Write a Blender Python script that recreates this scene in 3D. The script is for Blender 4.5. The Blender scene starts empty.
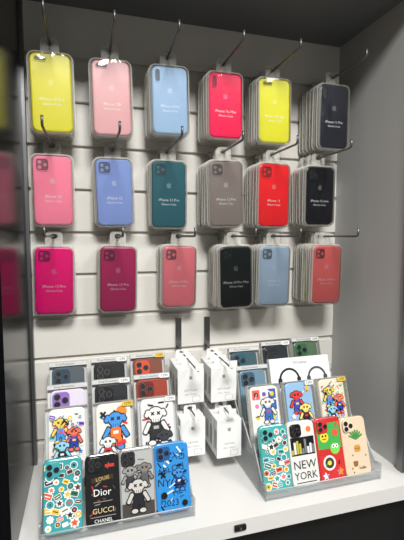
import bpy, bmesh, math, random
from mathutils import Matrix, Vector
R=random.Random(7)
sc=bpy.context.scene
sc.view_settings.view_transform='Standard'
D=0.92; H0=1.45
def W(X,Y,Z): return Vector((X,Y-D,Z+H0))   # survey frame -> world (back board at y=0)

# ---------------- materials ----------------
def lin(c):
    return tuple(((v/255)/12.92 if v/255<=0.04045 else ((v/255+0.055)/1.055)**2.4) for v in c)+(1,)
MC={}
def mat(name,col,rough=0.5,metal=0.0,alpha=1.0,noise=0.0,nscale=8,spec=0.5,emit=0,bump=0,coat=0):
    if name in MC: return MC[name]
    m=bpy.data.materials.new(name); m.use_nodes=True
    nt=m.node_tree; b=nt.nodes['Principled BSDF']
    c=lin(col); b.inputs['Base Color'].default_value=c
    b.inputs['Roughness'].default_value=rough; b.inputs['Metallic'].default_value=metal
    b.inputs['Alpha'].default_value=alpha
    b.inputs['Specular IOR Level'].default_value=spec
    b.inputs['Coat Weight'].default_value=coat
    if emit:
        b.inputs['Emission Color'].default_value=c; b.inputs['Emission Strength'].default_value=emit
    if noise or bump:
        tc=nt.nodes.new('ShaderNodeTexCoord'); n=nt.nodes.new('ShaderNodeTexNoise')
        n.inputs['Scale'].default_value=nscale; n.inputs['Detail'].default_value=6
        nt.links.new(tc.outputs['Object'],n.inputs['Vector'])
        if noise:
            r=nt.nodes.new('ShaderNodeMapRange')
            r.inputs['To Min'].default_value=1-noise; r.inputs['To Max'].default_value=1+noise
            nt.links.new(n.outputs['Fac'],r.inputs['Value'])
            mx=nt.nodes.new('ShaderNodeVectorMath'); mx.operation='SCALE'
            mx.inputs[0].default_value=c[:3]
            nt.links.new(r.outputs['Result'],mx.inputs['Scale'])
            nt.links.new(mx.outputs['Vector'],b.inputs['Base Color'])
        if bump:
            bp=nt.nodes.new('ShaderNodeBump'); bp.inputs['Strength'].default_value=bump; bp.inputs['Distance'].default_value=0.001
            nt.links.new(n.outputs['Fac'],bp.inputs['Height']); nt.links.new(bp.outputs['Normal'],b.inputs['Normal'])
    MC[name]=m; return m
def colmat(c,rough=0.45,coat=0): 
    return mat('paint_%d_%d_%d_%d'%(c[0],c[1],c[2],int(rough*100)),c,rough,noise=0.03,nscale=40,coat=coat)
def clear(name,col,fac,rough=0.08,blend=0.35,add=0.5):
    if name in MC: return MC[name]
    m=bpy.data.materials.new(name); m.use_nodes=True; nt=m.node_tree
    for n in list(nt.nodes): nt.nodes.remove(n)
    o=nt.nodes.new('ShaderNodeOutputMaterial'); mx=nt.nodes.new('ShaderNodeMixShader')
    t=nt.nodes.new('ShaderNodeBsdfTransparent'); g=nt.nodes.new('ShaderNodeBsdfPrincipled')
    g.inputs['Base Color'].default_value=lin(col); g.inputs['Roughness'].default_value=rough
    lw=nt.nodes.new('ShaderNodeLayerWeight'); lw.inputs['Blend'].default_value=blend
    r=nt.nodes.new('ShaderNodeMapRange'); r.inputs['To Min'].default_value=fac; r.inputs['To Max'].default_value=min(1,fac+add)
    nt.links.new(lw.outputs['Fresnel'],r.inputs['Value']); nt.links.new(r.outputs['Result'],mx.inputs[0])
    nt.links.new(t.outputs[0],mx.inputs[1]); nt.links.new(g.outputs[0],mx.inputs[2]); nt.links.new(mx.outputs[0],o.inputs[0])
    MC[name]=m; return m
def pane(name):
    m=bpy.data.materials.new(name); m.use_nodes=True; nt=m.node_tree
    for n in list(nt.nodes): nt.nodes.remove(n)
    o=nt.nodes.new('ShaderNodeOutputMaterial'); mx=nt.nodes.new('ShaderNodeMixShader')
    t=nt.nodes.new('ShaderNodeBsdfTransparent'); g=nt.nodes.new('ShaderNodeBsdfGlossy')
    g.inputs['Roughness'].default_value=0.06
    tc=nt.nodes.new('ShaderNodeTexCoord'); ns=nt.nodes.new('ShaderNodeTexNoise'); ns.inputs['Scale'].default_value=18
    bp=nt.nodes.new('ShaderNodeBump'); bp.inputs['Strength'].default_value=0.8; bp.inputs['Distance'].default_value=0.006
    nt.links.new(tc.outputs['Object'],ns.inputs['Vector']); nt.links.new(ns.outputs['Fac'],bp.inputs['Height']); nt.links.new(bp.outputs['Normal'],g.inputs['Normal'])
    fr=nt.nodes.new('ShaderNodeFresnel'); fr.inputs['IOR'].default_value=1.5
    nt.links.new(fr.outputs[0],mx.inputs[0])
    nt.links.new(t.outputs[0],mx.inputs[1]); nt.links.new(g.outputs[0],mx.inputs[2]); nt.links.new(mx.outputs[0],o.inputs[0])
    return m
M_rim=clear('frosted_blister_plastic',(228,226,218),0.28,0.15,0.3)
M_pane=pane('clear_blister_front')
M_acr=clear('clear_acrylic',(215,220,222),0.06,0.04)
M_acre=clear('acrylic_edge',(235,240,240),0.5,0.1)
M_metal=mat('chromed_steel',(150,150,150),0.22,1.0)
M_hook=mat('satin_steel_wire',(120,121,122),0.42,0.85)
M_white=mat('white_card',(240,240,238),0.5)
M_black=mat('black_plastic',(18,18,20),0.35)
M_slat=mat('white_laminate_slatwall',(222,219,212),0.42,noise=0.02,nscale=4)
M_side=mat('grey_laminate',(176,176,174),0.5,noise=0.02,nscale=3)
M_top=mat('dark_grey_laminate',(106,108,110),0.5,noise=0.03,nscale=3)
M_shelf=mat('white_laminate_shelf',(222,221,218),0.35,noise=0.015,nscale=5)
M_glassdark=mat('smoked_glass',(9,10,12),0.2,spec=0.12)
M_alu=mat('brushed_aluminium',(130,131,133),0.4,0.9)
M_txt=mat('white_print',(235,235,235),0.5)
M_gold=mat('price_sticker',(225,190,60),0.5)

# ---------------- mesh builder ----------------
def rrect(w,h,r,cx=0,cz=0,n=5):
    p=[]
    for (sx,sz,a0) in ((1,1,0),(-1,1,90),(-1,-1,180),(1,-1,270)):
        for i in range(n+1):
            a=math.radians(a0+90*i/n)
            p.append((cx+sx*(w/2-r)+r*math.cos(a), cz+sz*(h/2-r)+r*math.sin(a)))
    return p
def circ(r,cx=0,cz=0,n=20,rz=None):
    rz=rz or r
    return [(cx+r*math.cos(2*math.pi*i/n),cz+rz*math.sin(2*math.pi*i/n)) for i in range(n)]
class MB:
    def __init__(s): s.bm=bmesh.new(); s.mats=[]; s.k=0
    def mi(s,m):
        if m not in s.mats: s.mats.append(m)
        return s.mats.index(m)
    def face(s,pts,m,smooth=False):
        try:
            f=s.bm.faces.new([s.bm.verts.new(p) for p in pts]); f.material_index=s.mi(m); f.smooth=smooth
        except Exception: pass
    def loft(s,rings,m,caps=(True,True),closed=True,smooth=False):
        V=[[s.bm.verts.new(p) for p in r] for r in rings]; n=len(rings[0]); k=s.mi(m)
        for a,b in zip(V[:-1],V[1:]):
            for i in range(n if closed else n-1):
                f=s.bm.faces.new((a[i],a[(i+1)%n],b[(i+1)%n],b[i])); f.material_index=k; f.smooth=smooth
        if caps[0]: f=s.bm.faces.new(V[0]); f.material_index=k
        if caps[1]: f=s.bm.faces.new(V[-1]); f.material_index=k
    def prism(s,p2,y0,y1,m): s.loft([[(x,y1,z) for x,z in p2],[(x,y0,z) for x,z in p2]],m)
    def xprism(s,p2,x0,x1,m): s.loft([[(x0,y,z) for y,z in p2],[(x1,y,z) for y,z in p2]],m)
    def ring(s,o,i,y0,y1,m):
        s.loft([[(x,y0,z) for x,z in o],[(x,y1,z) for x,z in o],[(x,y1,z) for x,z in i],[(x,y0,z) for x,z in i],[(x,y0,z) for x,z in o]],m,(False,False))
    def bev(s,w,h,r,y0,y1,b,m,cx=0,cz=0):
        rs=[]
        for y,d in ((y1,0),(y0+b,0),(y0+b*0.3,b*0.3),(y0,b)):
            rs.append([(x,y,z) for x,z in rrect(w-2*d,h-2*d,max(r-d,0.0005),cx,cz)])
        s.loft(rs,m)
    def box(s,x0,x1,y0,y1,z0,z1,m): s.prism([(x0,z0),(x1,z0),(x1,z1),(x0,z1)],y0,y1,m)
    def flat(s,p2,y,m): s.face([(x,y,z) for x,z in p2],m)
    def tube(s,pts,r,m,n=8):
        pts=[Vector(p) for p in pts]; rings=[]
        for i,p in enumerate(pts):
            d=(pts[min(i+1,len(pts)-1)]-pts[max(i-1,0)]).normalized()
            up=Vector((1,0,0)) if abs(d.x)<0.9 else Vector((0,0,1))
            a=d.cross(up).normalized(); b=d.cross(a)
            rings.append([p+r*(math.cos(2*math.pi*j/n)*a+math.sin(2*math.pi*j/n)*b) for j in range(n)])
        s.loft(rings,m,smooth=True)
    def text(s,t,size,cx,cz,y,m,ang=0,sx=1):
        vs,fs=textmesh(t); c,si=math.cos(ang),math.sin(ang); k=s.mi(m)
        V=[s.bm.verts.new((cx+(a*sx*c-b*si)*size,y,cz+(a*sx*si+b*c)*size)) for a,b in vs]
        for f in fs:
            try: q=s.bm.faces.new([V[i] for i in f]); q.material_index=k
            except Exception: pass
    def xform(s,M): bmesh.ops.transform(s.bm,matrix=M,verts=s.bm.verts[:])
    def mesh(s,name):
        bmesh.ops.recalc_face_normals(s.bm,faces=s.bm.faces[:])
        me=bpy.data.meshes.new(name); s.bm.to_mesh(me); s.bm.free()
        for m in s.mats: me.materials.append(m)
        return me
    def obj(s,name,loc=(0,0,0),rot=(0,0,0),parent=None):
        return put(name,s.mesh(name),loc,rot,parent)
def put(name,me,loc=(0,0,0),rot=(0,0,0),parent=None):
    o=bpy.data.objects.new(name,me); o.location=loc; o.rotation_euler=rot
    sc.collection.objects.link(o)
    if parent: o.parent=parent
    return o
TM={}
def textmesh(t):
    if t in TM: return TM[t]
    cu=bpy.data.curves.new('t','FONT'); cu.body=t; cu.size=1; cu.align_x='CENTER'; cu.align_y='CENTER'; cu.resolution_u=2
    o=bpy.data.objects.new('t',cu); sc.collection.objects.link(o)
    bpy.context.view_layer.update()
    me=o.evaluated_get(bpy.context.evaluated_depsgraph_get()).to_mesh()
    r=([(v.co.x,v.co.y) for v in me.vertices],[tuple(p.vertices) for p in me.polygons])
    bpy.data.objects.remove(o); bpy.data.curves.remove(cu)
    TM[t]=r; return r
APPLE=[(0,.32),(.16,.41),(.34,.38),(.44,.25),(.30,.10),(.28,-.05),(.46,-.2),(.36,-.42),(.2,-.55),(.05,-.5),(-.05,-.5),(-.2,-.55),(-.38,-.38),(-.48,-.05),(-.44,.25),(-.3,.4),(-.15,.4)]
LEAF=[(0,.44),(.02,.62),(.18,.74),(.15,.54)]

# ---------------- cabinet ----------------
def empty(name,loc=(0,0,0)):
    e=bpy.data.objects.new(name,None); e.location=loc; e.empty_display_size=0.05; sc.collection.objects.link(e); return e
XL,XR=-0.112,0.63; ZT,ZB=0.474,-0.49; YF=0.62
cab=empty('display_cabinet')
b=MB()
gr=[0.371-0.091*i for i in range(10)]
y=D
pts=[(y,ZT)]
for g in gr:
    if g-0.006>ZB:
        pts+=[(y,g+0.0055),(y+0.0015,g+0.004),(y+0.007,g+0.004),(y+0.007,g-0.008),(y+0.0015,g-0.004),(y,g-0.0055)]
pts+=[(y,ZB),(y+0.018,ZB),(y+0.018,ZT)]
b.xprism([(p-D,q+H0) for p,q in pts],XL,XR,M_slat)
b.obj('slatwall_panel',parent=cab)
def bx(name,x0,x1,y0,y1,z0,z1,m,parent=cab):
    b=MB(); b.box(x0,x1,y0-D,y1-D,z0+H0,z1+H0,m); return b.obj(name,parent=parent)
bx('side_panel_right',XR,XR+0.018,YF,D+0.018,ZB-0.02,ZT,M_side)
bx('door_track_right',XR-0.006,XR,0.655,0.672,ZB,ZT,M_alu)
bx('side_panel_left',XL-0.018,XL,YF,D+0.018,ZB-0.02,ZT,M_glassdark)
bx('corner_profile_left',XL,XL+0.006,D-0.02,D,ZB,ZT,M_alu)
bx('top_panel',XL-0.018,XR+0.018,YF,D+0.018,ZT,ZT+0.02,M_top)
bx('shelf_board',XL-0.018,XR+0.018,YF,D+0.018,ZB-0.03,ZB,M_shelf)
bx('lower_cabinet_body',XL-0.018,XR+0.018,YF+0.03,D+0.018,-H0+0.08,ZB-0.03,M_black)
bx('plinth',XL-0.018,XR+0.018,YF+0.06,D+0.018,-H0,-H0+0.08,M_black)
bx('upper_cabinet_body',XL-0.018,XR+0.018,YF,D+0.018,ZT+0.02,ZT+0.5,M_side)
b=MB(); b.bev(0.022,0.010,0.002,-0.004,0.0,0.001,M_black); b.prism(circ(0.0025,0,0,12),-0.0055,-0.004,M_metal)
b.obj('door_lock',W(0.25,YF,ZB-0.013),parent=cab)
bx('frame_post_right',XR+0.018,XR+0.25,YF-0.01,D+0.018,-H0,ZT+0.5,M_side)
bx('frame_post_left',XL-0.30,XL-0.018,YF-0.01,D+0.018,-H0,ZT+0.5,M_black)
# room
Mw=mat('wall_paint',(120,119,116),0.8,noise=0.02,nscale=3); Mf=mat('floor_tile',(120,118,114),0.4,noise=0.06,nscale=5); Mc=mat('ceiling_paint',(215,215,212),0.9,noise=0.01)
def room(name,x0,x1,y0,y1,z0,z1,m):
    b=MB(); b.box(x0,x1,y0,y1,z0,z1,m); b.obj(name)
room('floor',-1.6,2.3,-3.2,0.1,-0.05,0,Mf)
room('ceiling',-1.6,2.3,-3.2,0.1,2.8,2.85,Mc)
room('wall_back',-1.6,2.3,0.02,0.1,0,2.8,Mw)
room('wall_front',-1.6,2.3,-3.25,-3.2,0,2.8,Mw)
room('wall_left',-1.65,-1.6,-3.2,0.1,0,2.8,Mw)
room('wall_right',2.3,2.35,-3.2,0.1,0,2.8,Mw)

# ---------------- hooks ----------------
def hookmesh(L):
    b=MB()
    b.bev(0.026,0.022,0.002,-0.004,-0.0005,0.0008,M_metal,0,-0.004)
    b.bev(0.022,0.006,0.001,-0.010,-0.004,0.0008,M_metal,0,-0.006)
    b.box(-0.012,0.012,-0.001,0.004,0.001,0.0035,M_metal)
    b.tube([(0,-0.004,-0.006),(0,-L+0.006,-0.006),(0,-L+0.001,-0.004),(0,-L,0.002),(0,-L,0.010)],0.0023,M_hook)
    b.tube([(-0.009,-0.006,-0.012),(0,-0.016,-0.0085),(0.009,-0.006,-0.012)],0.0012,M_metal,6)
    return b.mesh('hook_mesh')
HM=hookmesh(0.19)
# ---------------- packaged cases ----------------
PW,PT=0.080,0.0135
def package(col,model,cam,front,PH):
    b=MB(); w,h,t=PW,PH,PT
    b.ring(rrect(w,h,0.013),rrect(w-0.003,h-0.003,0.0118),-t/2+0.003,t/2-0.0003,M_rim)
    b.ring(rrect(w+0.004,h+0.004,0.0145),rrect(w-0.001,h-0.001,0.0125),0.001,0.0018,M_rim)
    b.flat(rrect(w-0.002,h-0.002,0.012),t/2-0.0004,M_rim)
    b.loft([[(x,-t/2+0.003,z) for x,z in rrect(w,h,0.013)],[(x,-t/2+0.001,z) for x,z in rrect(w-0.0015,h-0.0015,0.0125)],[(x,-t/2,z) for x,z in rrect(w-0.005,h-0.005,0.011)]],M_rim,(False,False),smooth=True)
    b.flat(rrect(w-0.005,h-0.005,0.011),-t/2,M_pane)
    tab=rrect(0.034,0.034,0.008,0,h/2+0.012); hole=rrect(0.014,0.010,0.0049,0,h/2+0.0195)
    b.ring(tab,hole,t/2-0.0012,t/2-0.0004,M_rim)
    cm=colmat(col,0.32); dk=colmat(tuple(int(v*0.55) for v in col),0.5)
    cw,ch=w-0.0065,h-0.0065; yf=-t/2+0.0022
    b.bev(cw,ch,0.0115,yf,t/2-0.002,0.003,cm)
    if front:
        y=yf-0.0002
        if cam=='sq':
            s=0.026; cx,cz=-cw/2+0.018,ch/2-0.018
            b.ring(rrect(s,s,0.007,cx,cz),rrect(s-0.003,s-0.003,0.006,cx,cz),y-0.0009,yf+0.001,cm)
            b.flat(rrect(s-0.003,s-0.003,0.006,cx,cz),y,dk)
            for dx,dz in ((-.005,.005),(-.005,-.005),(.0055,0)):
                b.flat(circ(0.0036,cx+dx,cz+dz,14),y-0.0003,colmat(tuple(int(v*0.8+20) for v in col),0.5))
        elif cam=='pill':
            cx,cz=-cw/2+0.012,ch/2-0.019
            b.ring(rrect(0.012,0.026,0.0058,cx,cz),rrect(0.0095,0.0235,0.0046,cx,cz),y-0.0008,yf+0.001,cm)
            b.flat(rrect(0.0095,0.0235,0.0046,cx,cz),y,dk)
        else:
            cx,cz=-cw/2+0.019,ch/2-0.011
            b.ring(rrect(0.024,0.010,0.0048,cx,cz),rrect(0.0215,0.0075,0.0036,cx,cz),y-0.0008,yf+0.001,cm)
            b.flat(rrect(0.0215,0.0075,0.0036,cx,cz),y,dk)
        logo=M_txt if sum(col)<560 else colmat((250,250,250),0.4)
        pale=colmat(tuple(min(255,int(v*0.6+90)) for v in col),0.4)
        b.flat([(u*0.011,0.019+v*0.011) for u,v in APPLE],y,pale); b.flat([(u*0.011,0.019+v*0.011) for u,v in LEAF],y,pale)
        b.text(model,0.0078,0,-0.012,y,logo); b.text('Silicone Case',0.0060,0,-0.021,y,logo)
    return b.mesh('package_mesh')
SIL=[(230,190,60),(225,140,160),(150,175,175),(240,235,225),(70,80,95),(210,70,90),(170,200,180),(235,205,195),(150,110,140),(195,195,190),(225,215,210)]
rows=[
 (0.371,[(-.052,(212,206,36),'iPhone 12 Pro','wide',.835,3,.150),(.059,(216,166,168),'iPhone 7/8','wide',.835,3,.148),(.175,(154,184,212),'iPhone X/Xs','pill',.83,4,.139),
        (.295,(230,14,84),'iPhone Xs Max','pill',.83,5,.139),(.409,(216,214,48),'iPhone 7/8 Plus','wide',.83,5,.142),(.556,(28,31,44),'iPhone 11 Pro','pill',.825,6,.146)]),
 (0.192,[(-.056,(242,140,166),'iPhone 13','sq',.87,2,.143),(.0637,(136,158,212),'iPhone 12','sq',.87,2,.143),(.180,(36,98,110),'iPhone 11 Pro','sq',.865,3,.146),
        (.296,(142,132,126),'iPhone 12 Pro','sq',.83,5,.143),(.411,(236,38,46),'iPhone 11','sq',.83,5,.143),(.530,(18,20,28),'iPhone 13 mini','sq',.835,5,.138)]),
 (0.011,[(-.058,(252,12,140),'iPhone 13 Pro','sq',.875,2,.143),(.0705,(192,44,108),'iPhone 13 Pro','sq',.87,3,.143),(.2035,(242,138,150),'iPhone 14 Pro','sq',.87,3,.139),
        (.3205,(14,28,31),'iPhone 13 Pro Max','sq',.83,6,.140),(.4175,(186,208,230),'iPhone 13','sq',.835,4,.140),(.5475,(244,128,126),'iPhone 14 Pro','sq',.825,7,.140)])]
for ri,(hz,cols) in enumerate(rows):
    for ci,(x,c,txt,cam,yf,n,ph) in enumerate(cols):
        gz=gr[ri*2]
        hx=x+(0.006 if ci==5 else 0)
        put('display_hook',HM,W(hx,D,gz),(0,0,R.uniform(-.025,.025)))
        yb=0.905; y=yf+PT/2
        for i in range(n):
            if i: y+=max(0.0148,min(0.0170,(yb-yf-PT)/(n-1)))
            if y>0.909: continue
            col=c if (i==0 or R.random()<0.35) else R.choice(SIL)
            if ri==2 and ci==3 and i: col=[(225,225,222),(24,24,28),(225,215,205),(120,122,128),(215,120,135)][i-1]
            if ri==0 and ci==5 and i: col=[(36,40,52),(200,200,205),(60,70,90),(225,215,205),(36,40,52)][i-1]
            if ri==2 and ci==5 and i: col=[(245,190,190),(215,225,120),(150,215,150),(60,66,80),(240,160,170),(90,100,110)][i-1]
            roll=R.uniform(-.025,.025); piv=ph/2+0.0195
            dx=0 if i==0 else R.uniform(-.003,.001)
            p=W(x+dx-piv*math.sin(roll)*0.6,y,gz-0.006-piv)
            put('packaged_phone_case',package(col,txt,cam,i==0,ph),p,(0,roll,R.uniform(-.012,.012)))

# ---------------- small white boxes ----------------
def carton(w,h,d,label):
    b=MB(); g=colmat((150,150,150),0.5)
    b.bev(w,h,0.0015,-d/2,d/2,0.0008,M_white)
    b.ring(rrect(w*0.5,0.022,0.004,0,h/2+0.008),rrect(0.012,0.007,0.0034,0,h/2+0.0125),d/2-0.001,d/2,M_white)
    y=-d/2-0.0002
    b.text(label,0.006,0,-h*0.12,y,g); b.text('USB-C Adapter',0.0045,0,-h*0.24,y,g)
    b.flat([(u*0.008,h*0.25+v*0.008) for u,v in APPLE],y,g)
    b.ring(rrect(w*0.3,0.012,0.002,w*0.2,-h*0.38),rrect(w*0.3-0.001,0.011,0.002,w*0.2,-h*0.38),y-0.0001,y,g)
    for k in range(4): b.face([(-w/2-0.0002,-d/2+0.004+0.004*k,-h*0.3),(-w/2-0.0002,-d/2+0.006+0.004*k,-h*0.3),(-w/2-0.0002,-d/2+0.006+0.004*k,h*0.2),(-w/2-0.0002,-d/2+0.004+0.004*k,h*0.2)],g)
    return b.mesh('carton_mesh')
C1=carton(0.057,0.074,0.027,'20W Power'); C2=carton(0.053,0.080,0.027,'Lightning')
for x,hz,cm,h,yf,n in ((.210,-.257,C1,.074,.80,3),(.280,-.257,C1,.074,.79,3),(.209,-.356,C2,.080,.78,3),(.279,-.356,C2,.080,.755,4)):
    b=MB(); b.box(-0.007,0.007,-0.006,-0.0005,-0.012,0.066,M_metal); 
    b.tube([(0,-0.004,-0.006),(0,-0.172,-0.006),(0,-0.178,-0.004),(0,-0.18,0.006)],0.0019,M_hook)
    b.box(-0.008,0.008,-0.184,-0.182,-0.002,0.012,M_white)
    b.obj('display_hook',W(x,D,hz))
    for i in range(n):
        put('charger_box',cm,W(x+R.uniform(-.0008,.0008),yf+0.0135+i*0.0285,hz-0.006-h/2-0.0125),(0,0,R.uniform(-.012,.012)))

# ---------------- acrylic tier stands ----------------
TIERS=[(0.662,-0.482),(0.722,-0.434),(0.782,-0.404),(0.836,-0.376)]  # foot (Y,Z) of each leaning row
LEAN=math.radians(17)
def stand(x0,w=0.256):
    b=MB()
    prof=[(0.650,ZB+.0005),(0.905,ZB+.0005),(0.905,-0.30),(0.885,-0.29),(0.832,-0.362),(0.822,-0.350),(0.778,-0.392),(0.768,-0.380),(0.718,-0.422),(0.708,-0.408),(0.668,-0.462),(0.650,-0.455)]
    pp=[(y-0.65,z-ZB) for y,z in prof]
    for s in (0,w-0.003): 
        b.loft([[(s,y,z) for y,z in pp],[(s+0.003,y,z) for y,z in pp]],M_acr)
        n=len(pp)
        for i in range(2,n-1):
            b.tube([(s+0.0015,)+pp[i],(s+0.0015,)+pp[i+1]],0.0012,M_acre,6)
    for i,(y,z) in enumerate(TIERS):
        yy,zz=y-0.65,z-ZB
        b.box(0.003,w-0.003,yy-0.012,yy+0.016,zz-0.004,zz-0.0015,M_acr)
        b.box(0.003,w-0.003,yy-0.013,yy-0.011,zz-0.004,zz+0.012,M_acr)
        b.tube([(0.003,yy-0.012,zz+0.012),(w-0.003,yy-0.012,zz+0.012)],0.0010,M_acre,6)
        zb=zz+0.10
        b.loft([[(0.003,yy+0.016,zz-0.004),(0.003,yy+0.018,zz-0.004),(0.003,yy+0.018+0.03,zb),(0.003,yy+0.016+0.03,zb)],
                [(w-0.003,yy+0.016,zz-0.004),(w-0.003,yy+0.018,zz-0.004),(w-0.003,yy+0.018+0.03,zb),(w-0.003,yy+0.016+0.03,zb)]],M_acr)
    b.obj('acrylic_display_stand',W(x0,0.65,ZB))
SR=0.0
stand(-0.078); stand(0.312+SR)

# designs ---------------------------------------------------------------
K=(16,16,18); WH=(240,240,238)
PAL=[(230,50,60),(250,200,40),(40,120,210),(60,180,90),(245,245,245),(20,20,22),(240,120,170),(250,140,40),(120,80,180),(80,200,210)]
class Art:
    def __init__(s,b,w,h,y): s.b=b;s.w=w;s.h=h;s.y=y
    def nx(s): s.y-=0.00003; return s.y
    def cl(s,p): return [(max(-s.w/2,min(s.w/2,x)),max(-s.h/2,min(s.h/2,z))) for x,z in p]
    def disc(s,u,v,r,c,rz=None,n=16): s.b.flat(s.cl(circ(r*s.w,u*s.w,(v-.5)*s.h,n,(rz or r)*s.w)),s.nx(),colmat(c,.4))
    def rect(s,u,v,a,bb,c,ang=0,r=0):
        p=rrect(a*s.w,bb*s.w,max(r*s.w,0.0003),0,0,3); ca,sa=math.cos(ang),math.sin(ang)
        s.b.flat(s.cl([(u*s.w+x*ca-z*sa,(v-.5)*s.h+x*sa+z*ca) for x,z in p]),s.nx(),colmat(c,.4))
    def star(s,u,v,r,c,n=5,k=.5):
        s.b.flat(s.cl([(u*s.w+r*s.w*(1 if i%2==0 else k)*math.sin(math.pi*i/n),(v-.5)*s.h+r*s.w*(1 if i%2==0 else k)*math.cos(math.pi*i/n)) for i in range(2*n)]),s.nx(),colmat(c,.4))
    def cross(s,u,v,r,c,t=.03):
        s.rect(u,v,2*r,t,c,.785); s.rect(u,v,2*r,t,c,-.785)
    def txt(s,t,u,v,size,c,ang=0,sx=1): s.b.text(t,size*s.w,u*s.w,(v-.5)*s.h,s.nx(),colmat(c,.4),ang,sx)
    def figure(s,u,v,k,c1,c2,c3,tilt=0):
        # cartoon toy figure: crossbone ears, skull head with cross eyes, body, arms, legs
        for o,ca,cb in ((.028,K,K),(0,c1,c2)):
            for sx in (-1,1):
                for dz in (.06,.0): s.disc(u+sx*(.235-.03*(dz>0))*k,v+(.075+dz)*k*.55,(.055+o)*k,ca)
                s.rect(u+sx*.10*k,v-.25*k,(.12+2*o)*k,(.26+2*o)*k,cb,0,.05*k)
                s.disc(u+sx*.12*k,v-.31*k,(.095+o)*k,ca,(.06+o)*k)
                s.rect(u+sx*.24*k,v-.12*k,(.10+2*o)*k,(.30+2*o)*k,ca,sx*.5,.04*k)
            s.rect(u,v-.13*k,(.28+2*o)*k,(.34+2*o)*k,cb,0,.10*k)
            s.disc(u,v+.05*k,(.19+o)*k,ca,(.17+o)*k)
            s.rect(u,v-.02*k,(.22+2*o)*k,(.14+2*o)*k,ca,0,.05*k)
        for i in range(3): s.rect(u-.06*k+.06*k*i,v-.035*k,.012*k,.09*k,K)
        s.cross(u-.08*k,v+.055*k,.055*k,K,.035*k); s.cross(u+.08*k,v+.055*k,.055*k,K,.035*k)
        s.rect(u,v-.12*k,.14*k,.08*k,c3)
    def scrawl(s,n,rng,cols,t=.03):
        for i in range(n): s.rect(rng.uniform(-.4,.4),rng.uniform(.05,.95),rng.uniform(.06,.24),t*rng.uniform(.7,1.8),rng.choice(cols),rng.uniform(-1.5,1.5),t*.4)
    def scatter(s,n,rng,sizes=(.06,.14),pal=None):
        gx=4; gy=max(3,n//4); pal=pal or PAL
        for j in range(gy):
            for i in range(gx):
                u=-.38+.76*i/(gx-1)+rng.uniform(-.05,.05)+(.06 if j%2 else -.04); v=.05+.9*(j+.5)/gy+rng.uniform(-.02,.02)
                u=max(-.42,min(.42,u)); r=rng.uniform(*sizes); c=rng.choice(pal); q=rng.random()
                if q<.3: s.disc(u,v,r*.62,WH); s.disc(u,v,r*.5,c); s.disc(u,v,r*.2,rng.choice(pal))
                elif q<.75: 
                    a=rng.uniform(-.5,.5); s.rect(u,v,r*1.4,r*.95,WH,a,.02); s.rect(u,v,r*1.2,r*.75,c,a,.015); s.rect(u,v,r*.8,r*.15,rng.choice([K,WH]),a)
                else: s.star(u,v,r*.8,WH,8,.75); s.star(u,v,r*.62,c)
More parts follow.
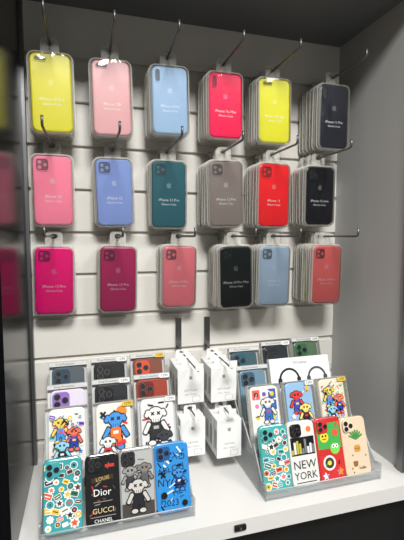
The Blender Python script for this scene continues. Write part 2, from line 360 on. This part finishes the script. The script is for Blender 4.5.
def art(b,kind,w,h,y,rng):
    a=Art(b,w,h,y)
    if kind=='stickers': a.scatter(36,rng,(.12,.21),[(220,90,50),(240,190,60),(50,110,90),(240,235,220),(40,44,50),(230,120,120),(90,60,50),(60,150,160)])
    elif kind=='graffiti':
        a.scrawl(26,rng,PAL+[K,K]); a.scatter(28,rng,(.06,.15))
        a.figure(-.18,.78,.75,(235,205,90),(60,140,215),(235,70,70)); a.figure(.2,.64,.7,(235,110,90),(40,60,160),(250,215,70)); a.figure(-.14,.46,.7,(150,205,235),(40,40,44),(240,240,240)); a.txt('WOW',.1,.17,.26,(225,40,60),.2)
        a.scrawl(14,rng,PAL+[K],.025)
    elif kind=='figure':
        a.scrawl(22,rng,[K,(240,140,40),(60,150,220),(225,50,60),(60,60,64)],.04); a.disc(.24,.88,.17,(240,140,40)); a.disc(-.3,.3,.2,(60,150,220)); 
        a.figure(.05,.72,1.15,(70,150,225),(235,120,40),(245,240,235)); a.figure(-.2,.42,.8,(240,240,236),(210,50,60),K); a.cross(-.32,.86,.11,K,.06); a.cross(.3,.2,.12,K,.06); a.rect(.2,.42,.3,.12,(225,50,60),.3)
    elif kind=='figure2':
        a.rect(0,.2,.95,.5,(40,120,200)); a.scrawl(20,rng,PAL,.04); a.figure(-.12,.76,.85,(225,60,60),(60,80,190),(250,215,70)); a.figure(.18,.54,.8,(245,225,120),(40,40,44),(225,60,60)); a.star(.32,.9,.12,(250,200,40)); a.star(-.32,.45,.12,(240,240,240))
    elif kind=='ink':
        a.scrawl(34,rng,[K,K,(70,70,72),(150,150,150),(200,40,50)],.035)
        a.figure(-.06,.72,1.2,(235,232,228),(40,40,44),(180,180,178)); a.figure(.18,.40,.9,(60,60,64),(235,232,228),(200,40,50))
        a.txt('SUPER',0,.16,.2,(200,40,50),.15)
    elif kind=='brands':
        a.scrawl(14,rng,[(90,80,60),(120,120,120),(150,60,50)],.03)
        a.txt('Dior',-.02,.46,.30,WH); a.rect(0,.33,.6,.02,(150,150,150)); a.txt('GUCCI',0,.20,.22,(220,200,150)); a.rect(0,.12,.8,.02,(150,150,150)); a.txt('CHANEL',0,.06,.15,WH)
        a.rect(.24,.84,.30,.10,(190,60,50)); a.rect(0,.66,.7,.16,(60,44,36),.1,.03); a.txt('LOUIS',0,.66,.16,(210,180,110),.1)
    elif kind=='people':
        a.rect(0,.5,.96,1.8,(176,178,176)); a.scrawl(18,rng,[(120,122,120),(200,200,198),(90,90,92)],.05); a.rect(0,.12,.96,.4,(70,66,62))
        for u,v,k,c,hc in ((-.22,.66,.75,(60,60,66),(150,148,146)),(.22,.68,.75,(90,92,96),(130,126,122)),(.0,.42,1.0,(34,35,40),(200,196,190))): a.figure(u,v,k,hc,c,c)
    elif kind=='doodle':
        for t,u,v,s_,g in (('ABLOH',-.05,.62,.26,.15),('XO',.22,.80,.28,-.2),('NYC',-.18,.42,.3,-.1),('HEY',.2,.28,.26,.2),('2023',-.1,.12,.26,0)): a.txt(t,u,v,s_,K,g,1)
        a.figure(.2,.52,.7,(60,140,215),(30,60,120),WH); a.scrawl(26,rng,[K,K,(220,235,250),(25,90,160)],.03)
        a.disc(-.3,.25,.10,K); a.disc(.33,.1,.09,K); a.cross(-.32,.93,.06,K); a.cross(.3,.4,.1,K,.05); a.cross(-.3,.55,.1,K,.05)
    elif kind=='newyork':
        a.rect(0,.62,.95,.62,K); 
        for i in range(9): hh=rng.uniform(.15,.5); a.rect(-.42+.105*i,.49+hh*.26,.085,hh,rng.choice([(230,230,225),(120,125,130),(190,180,60)]))
        a.disc(.3,.88,.1,(230,120,60)); a.txt('NEW',0,.32,.40,K,0,1.0); a.txt('YORK',0,.15,.36,K,0,.95); a.rect(0,.05,.8,.03,K)
    elif kind=='green':
        a.rect(0,.72,.96,.9,(70,170,80)); a.rect(0,.22,.96,.8,(205,50,50)); a.disc(-.1,.28,.26,(240,235,225)); a.disc(-.1,.28,.19,(60,60,64)); a.disc(-.1,.28,.08,(250,215,60))
        a.disc(.2,.50,.2,(120,210,90)); a.disc(.14,.54,.07,WH); a.disc(.28,.54,.07,WH); a.disc(.14,.54,.03,K); a.disc(.28,.54,.03,K)
        a.disc(-.2,.70,.18,(250,210,60)); a.disc(-.26,.72,.04,K); a.disc(-.13,.72,.04,K); a.rect(-.2,.67,.16,.03,K); a.disc(.28,.76,.13,(230,90,60)); a.star(-.32,.08,.14,WH); a.star(.3,.12,.16,(250,140,40)); a.scrawl(8,rng,PAL,.04)
    elif kind=='plant':
        for i in range(7):
            g=-1.1+2.2*i/6; a.rect(.05+.16*math.sin(g),.62+.09*math.cos(g),.07,.34,(70,140,70),-g,.034)
        a.rect(.05,.46,.26,.24,(205,150,60),0,.05); a.rect(.05,.46,.26,.04,(170,110,40)); a.disc(-.1,.20,.10,(150,100,60)); a.disc(-.17,.23,.04,(150,100,60)); a.disc(-.03,.23,.04,(150,100,60)); a.txt('hello',.18,.12,.16,K)
        for i in range(5): a.disc(rng.uniform(-.4,.4),rng.uniform(.05,.95),.03,(120,90,60))
    elif kind=='comic':
        for j in range(5):
            for i in range(3): a.rect(-.31+.31*i,.12+.19*j,.29,.33,rng.choice([(140,195,230),(240,240,235),(245,240,235),(235,100,90),(60,90,170)])); a.disc(-.31+.31*i,.12+.19*j,.08,rng.choice(PAL))
        a.scrawl(18,rng,[K,WH,(60,150,220)],.03); a.figure(.1,.7,.9,(240,230,220),(50,110,190),(230,60,60))
def cambump(b,w,h,y,c,scale=1):
    s=0.030*scale; cx,cz=-w/2+s/2+0.004,h/2-s/2-0.004
    b.bev(s,s,0.008*scale,y-0.0015,y,0.0006,colmat(c,.3),cx,cz)
    for dx,dz in ((-.0065,.0065),(-.0065,-.0065),(.007,0)):
        X,Z=cx+dx*scale,cz+dz*scale
        b.ring(circ(0.0058*scale,X,Z,18),circ(0.0045*scale,X,Z,18),y-0.0026,y-0.0014,M_metal)
        b.flat(circ(0.0046*scale,X,Z,18),y-0.0022,M_black)
        b.flat(circ(0.0018*scale,X,Z,10),y-0.0023,colmat((40,50,80),.1))
def lean(b,name,x,t,h,dy=0,roll=0,yaw=0):
    Y,Z=TIERS[t]
    if x>.3: x+=SR
    b.xform(Matrix.Translation((0,0,h/2)))
    return b.obj(name,W(x,Y+dy,Z),(-LEAN,roll,yaw))
def merge(b,sub):
    me=sub.mesh('tmp'); off=len(b.bm.faces)
    idx=[b.mi(m) for m in me.materials]; b.bm.from_mesh(me); b.bm.faces.ensure_lookup_table()
    for f in b.bm.faces[off:]: f.material_index=idx[f.material_index]
    bpy.data.meshes.remove(me)
def bare(x,t,col,kind,w=0.061,h=0.122,dy=0,cam=True,roll=0,camc=None):
    b=MB(); rng=random.Random(int(x*1000)+t)
    b.bev(w,h,0.010,-0.0045,0.0045,0.0022,colmat(col,.22,0.6))
    b.bev(0.0015,0.014,0.0006,-0.002,0.002,0.0004,colmat(col,.22,0.6),-w/2-0.0003,h*0.15)
    art(b,kind,w-0.005,h-0.005,-0.0046,rng)
    if cam: cambump(b,w,h,-0.0068,camc or col,0.80)
    lean(b,'phone_case',x,t,h,dy,roll)
def boxed(x,t,col,kind,w=0.076,h=0.130,cam=None,header=True,inner=None,dy=0,tag=None,tk=0.012):
    b=MB(); rng=random.Random(int(x*1000)+t*77)
    b.ring(rrect(w,h,0.003),rrect(w-0.0025,h-0.0025,0.002),-tk/2,tk/2,M_rim)
    b.flat(rrect(w-0.001,h-0.001,0.003),-tk/2+0.0002,M_pane)
    b.flat(rrect(w-0.001,h-0.001,0.003),tk/2-0.0002,colmat(inner or (205,207,207),.5))
    hw=0.008 if header else 0
    cw,ch=w-0.012,h-hw-0.006
    cz=-hw/2
    b.bev(cw,ch,0.010,-tk/2+0.0035,tk/2-0.001,0.002,colmat(col,.3),0,cz)
    if kind:
        sub=MB(); art(sub,kind,cw-0.004,ch-0.004,-tk/2+0.0033,rng); sub.xform(Matrix.Translation((0,0,cz))); merge(b,sub)
    if cam:
        sub=MB(); cambump(sub,cw,ch,-tk/2+0.0030,cam,1.05); sub.xform(Matrix.Translation((0,0,cz))); merge(b,sub)
    if header:
        b.flat(rrect(w-0.002,hw,0.001,0,h/2-hw/2-0.001),-tk/2-0.0001,colmat((205,206,206),.4))
        b.text('Drop Protection',0.0055,-0.006,h/2-hw/2-0.001,-tk/2-0.0003,colmat((70,70,74),.5))
    if tag:
        b.flat(rrect(0.020,0.009,0.002,w/2-0.012,h/2-0.006),-tk/2-0.0005,M_gold if tag=='g' else M_txt)
        b.text('1290',0.0075,w/2-0.012,h/2-0.006,-tk/2-0.0007,M_black)
    lean(b,'boxed_phone_case',x,t,h,dy)
# left stand
for x,c,k in ((-.042,(60,160,165),'stickers'),(.022,(24,24,26),'brands'),(.081,(150,150,150),'people'),(.143,(48,140,210),'doodle')):
    bare(x,0,c,k,w=0.062 if x!=.022 else .057,h=.115 if x!=.022 else .113,camc={'stickers':(60,160,165),'brands':(24,24,26),'people':(40,40,42),'doodle':(30,90,150)}[k])
boxed(-.036,1,(236,236,232),'graffiti',header=False)
boxed(.047,1,(236,234,226),'figure',tag='g',header=False)
boxed(.129,1,(232,232,232),'ink',tag='w',header=False)
boxed(-.036,2,(226,218,234),None,cam=(150,110,190),h=.122,inner=(225,225,228))
boxed(.047,2,(40,42,46),None,cam=(20,20,22),h=.124,tag='w')
boxed(.129,2,(160,66,50),None,cam=(110,40,32),h=.126,tag='w')
boxed(-.036,3,(84,94,100),None,cam=(40,70,90),h=.122)
boxed(.047,3,(34,36,38),None,cam=(25,26,28),h=.124,tag='w')
boxed(.129,3,(130,76,60),None,cam=(215,84,50),h=.126,tag='g')
# right stand
for x,c,k in ((.345,(70,172,168),'stickers'),(.405,(225,225,222),'newyork'),(.465,(200,50,50),'green'),(.524,(226,204,176),'plant')):
    bare(x,0,c,k,w=0.059,h=.120 if k!='plant' else .114,camc=K if k=='newyork' else c)
boxed(.354,1,(238,238,234),'comic',header=False,w=.074)
boxed(.435,1,(150,190,225),'figure2',header=False,w=.074,tag='w')
boxed(.516,1,(232,226,205),'graffiti',header=False,w=.074,tag='g')
boxed(.353,2,(110,142,160),None,cam=(60,90,110),h=.124,w=.074)
b=MB() # white retail carton with printed headband picture
b.bev(0.152,0.132,0.002,-0.006,0.006,0.001,M_white)
for cx,r,cc in ((-.030,.026,(30,30,34)),(.040,.024,(70,74,80))):
    o=[(cx+r*math.cos(math.pi*i/12),0.018+r*math.sin(math.pi*i/12)) for i in range(13)]+[(cx+(r-.005)*math.cos(math.pi*i/12),0.018+(r-.005)*math.sin(math.pi*i/12)) for i in range(12,-1,-1)]
    b.flat(o,-0.0063,colmat(cc,.4))
    for sx in (-1,1): b.flat(rrect(.010,.022,.004,cx+sx*(r-.0025),.012),-0.0065,colmat(cc,.4))
b.text('Wireless',0.010,0.0,0.054,-0.0063,colmat((90,90,94),.5))
lean(b,'retail_carton',.471,2,.132)
boxed(.355,3,(66,94,104),None,cam=(40,90,110),h=.122)
boxed(.437,3,(40,46,54),None,cam=(30,34,40),h=.130,tag='w')
boxed(.518,3,(92,118,92),None,cam=(50,110,70),h=.134,tag='w')

# ---------------- lights ----------------
def area(name,loc,rot,sx,sy,e,col=(1,.99,.97)):
    l=bpy.data.lights.new(name,'AREA'); l.shape='RECTANGLE'; l.size=sx; l.size_y=sy; l.energy=e; l.color=col
    o=bpy.data.objects.new(name,l); o.location=loc; o.rotation_euler=rot; sc.collection.objects.link(o)
Mp=mat('lamp_diffuser',(255,250,240),0.5,emit=4)
for i,(x,y) in enumerate(((0.1,-1.7),(1.3,-1.7))):
    b=MB(); b.box(-.31,.31,-.31,.31,-.012,0.03,M_alu); b.box(-.295,.295,-.295,.295,-.014,-.012,Mp)
    b.obj('ceiling_light_panel',(x,y,2.77))
    area('panel_light',(x,y,2.74),(0,0,0),.58,.58,(72 if i==0 else 26))
w=bpy.data.worlds.new('World'); sc.world=w; w.use_nodes=True
w.node_tree.nodes['Background'].inputs[0].default_value=(.8,.85,.9,1); w.node_tree.nodes['Background'].inputs[1].default_value=0.3

# ---------------- camera ----------------
cd=bpy.data.cameras.new('camera'); cd.lens=27; cd.sensor_width=36; cd.clip_start=0.02
co=bpy.data.objects.new('camera',cd); sc.collection.objects.link(co)
co.location=W(0,0,0); co.rotation_euler=(math.radians(90-4.7),0,math.radians(-16.3)); sc.camera=co
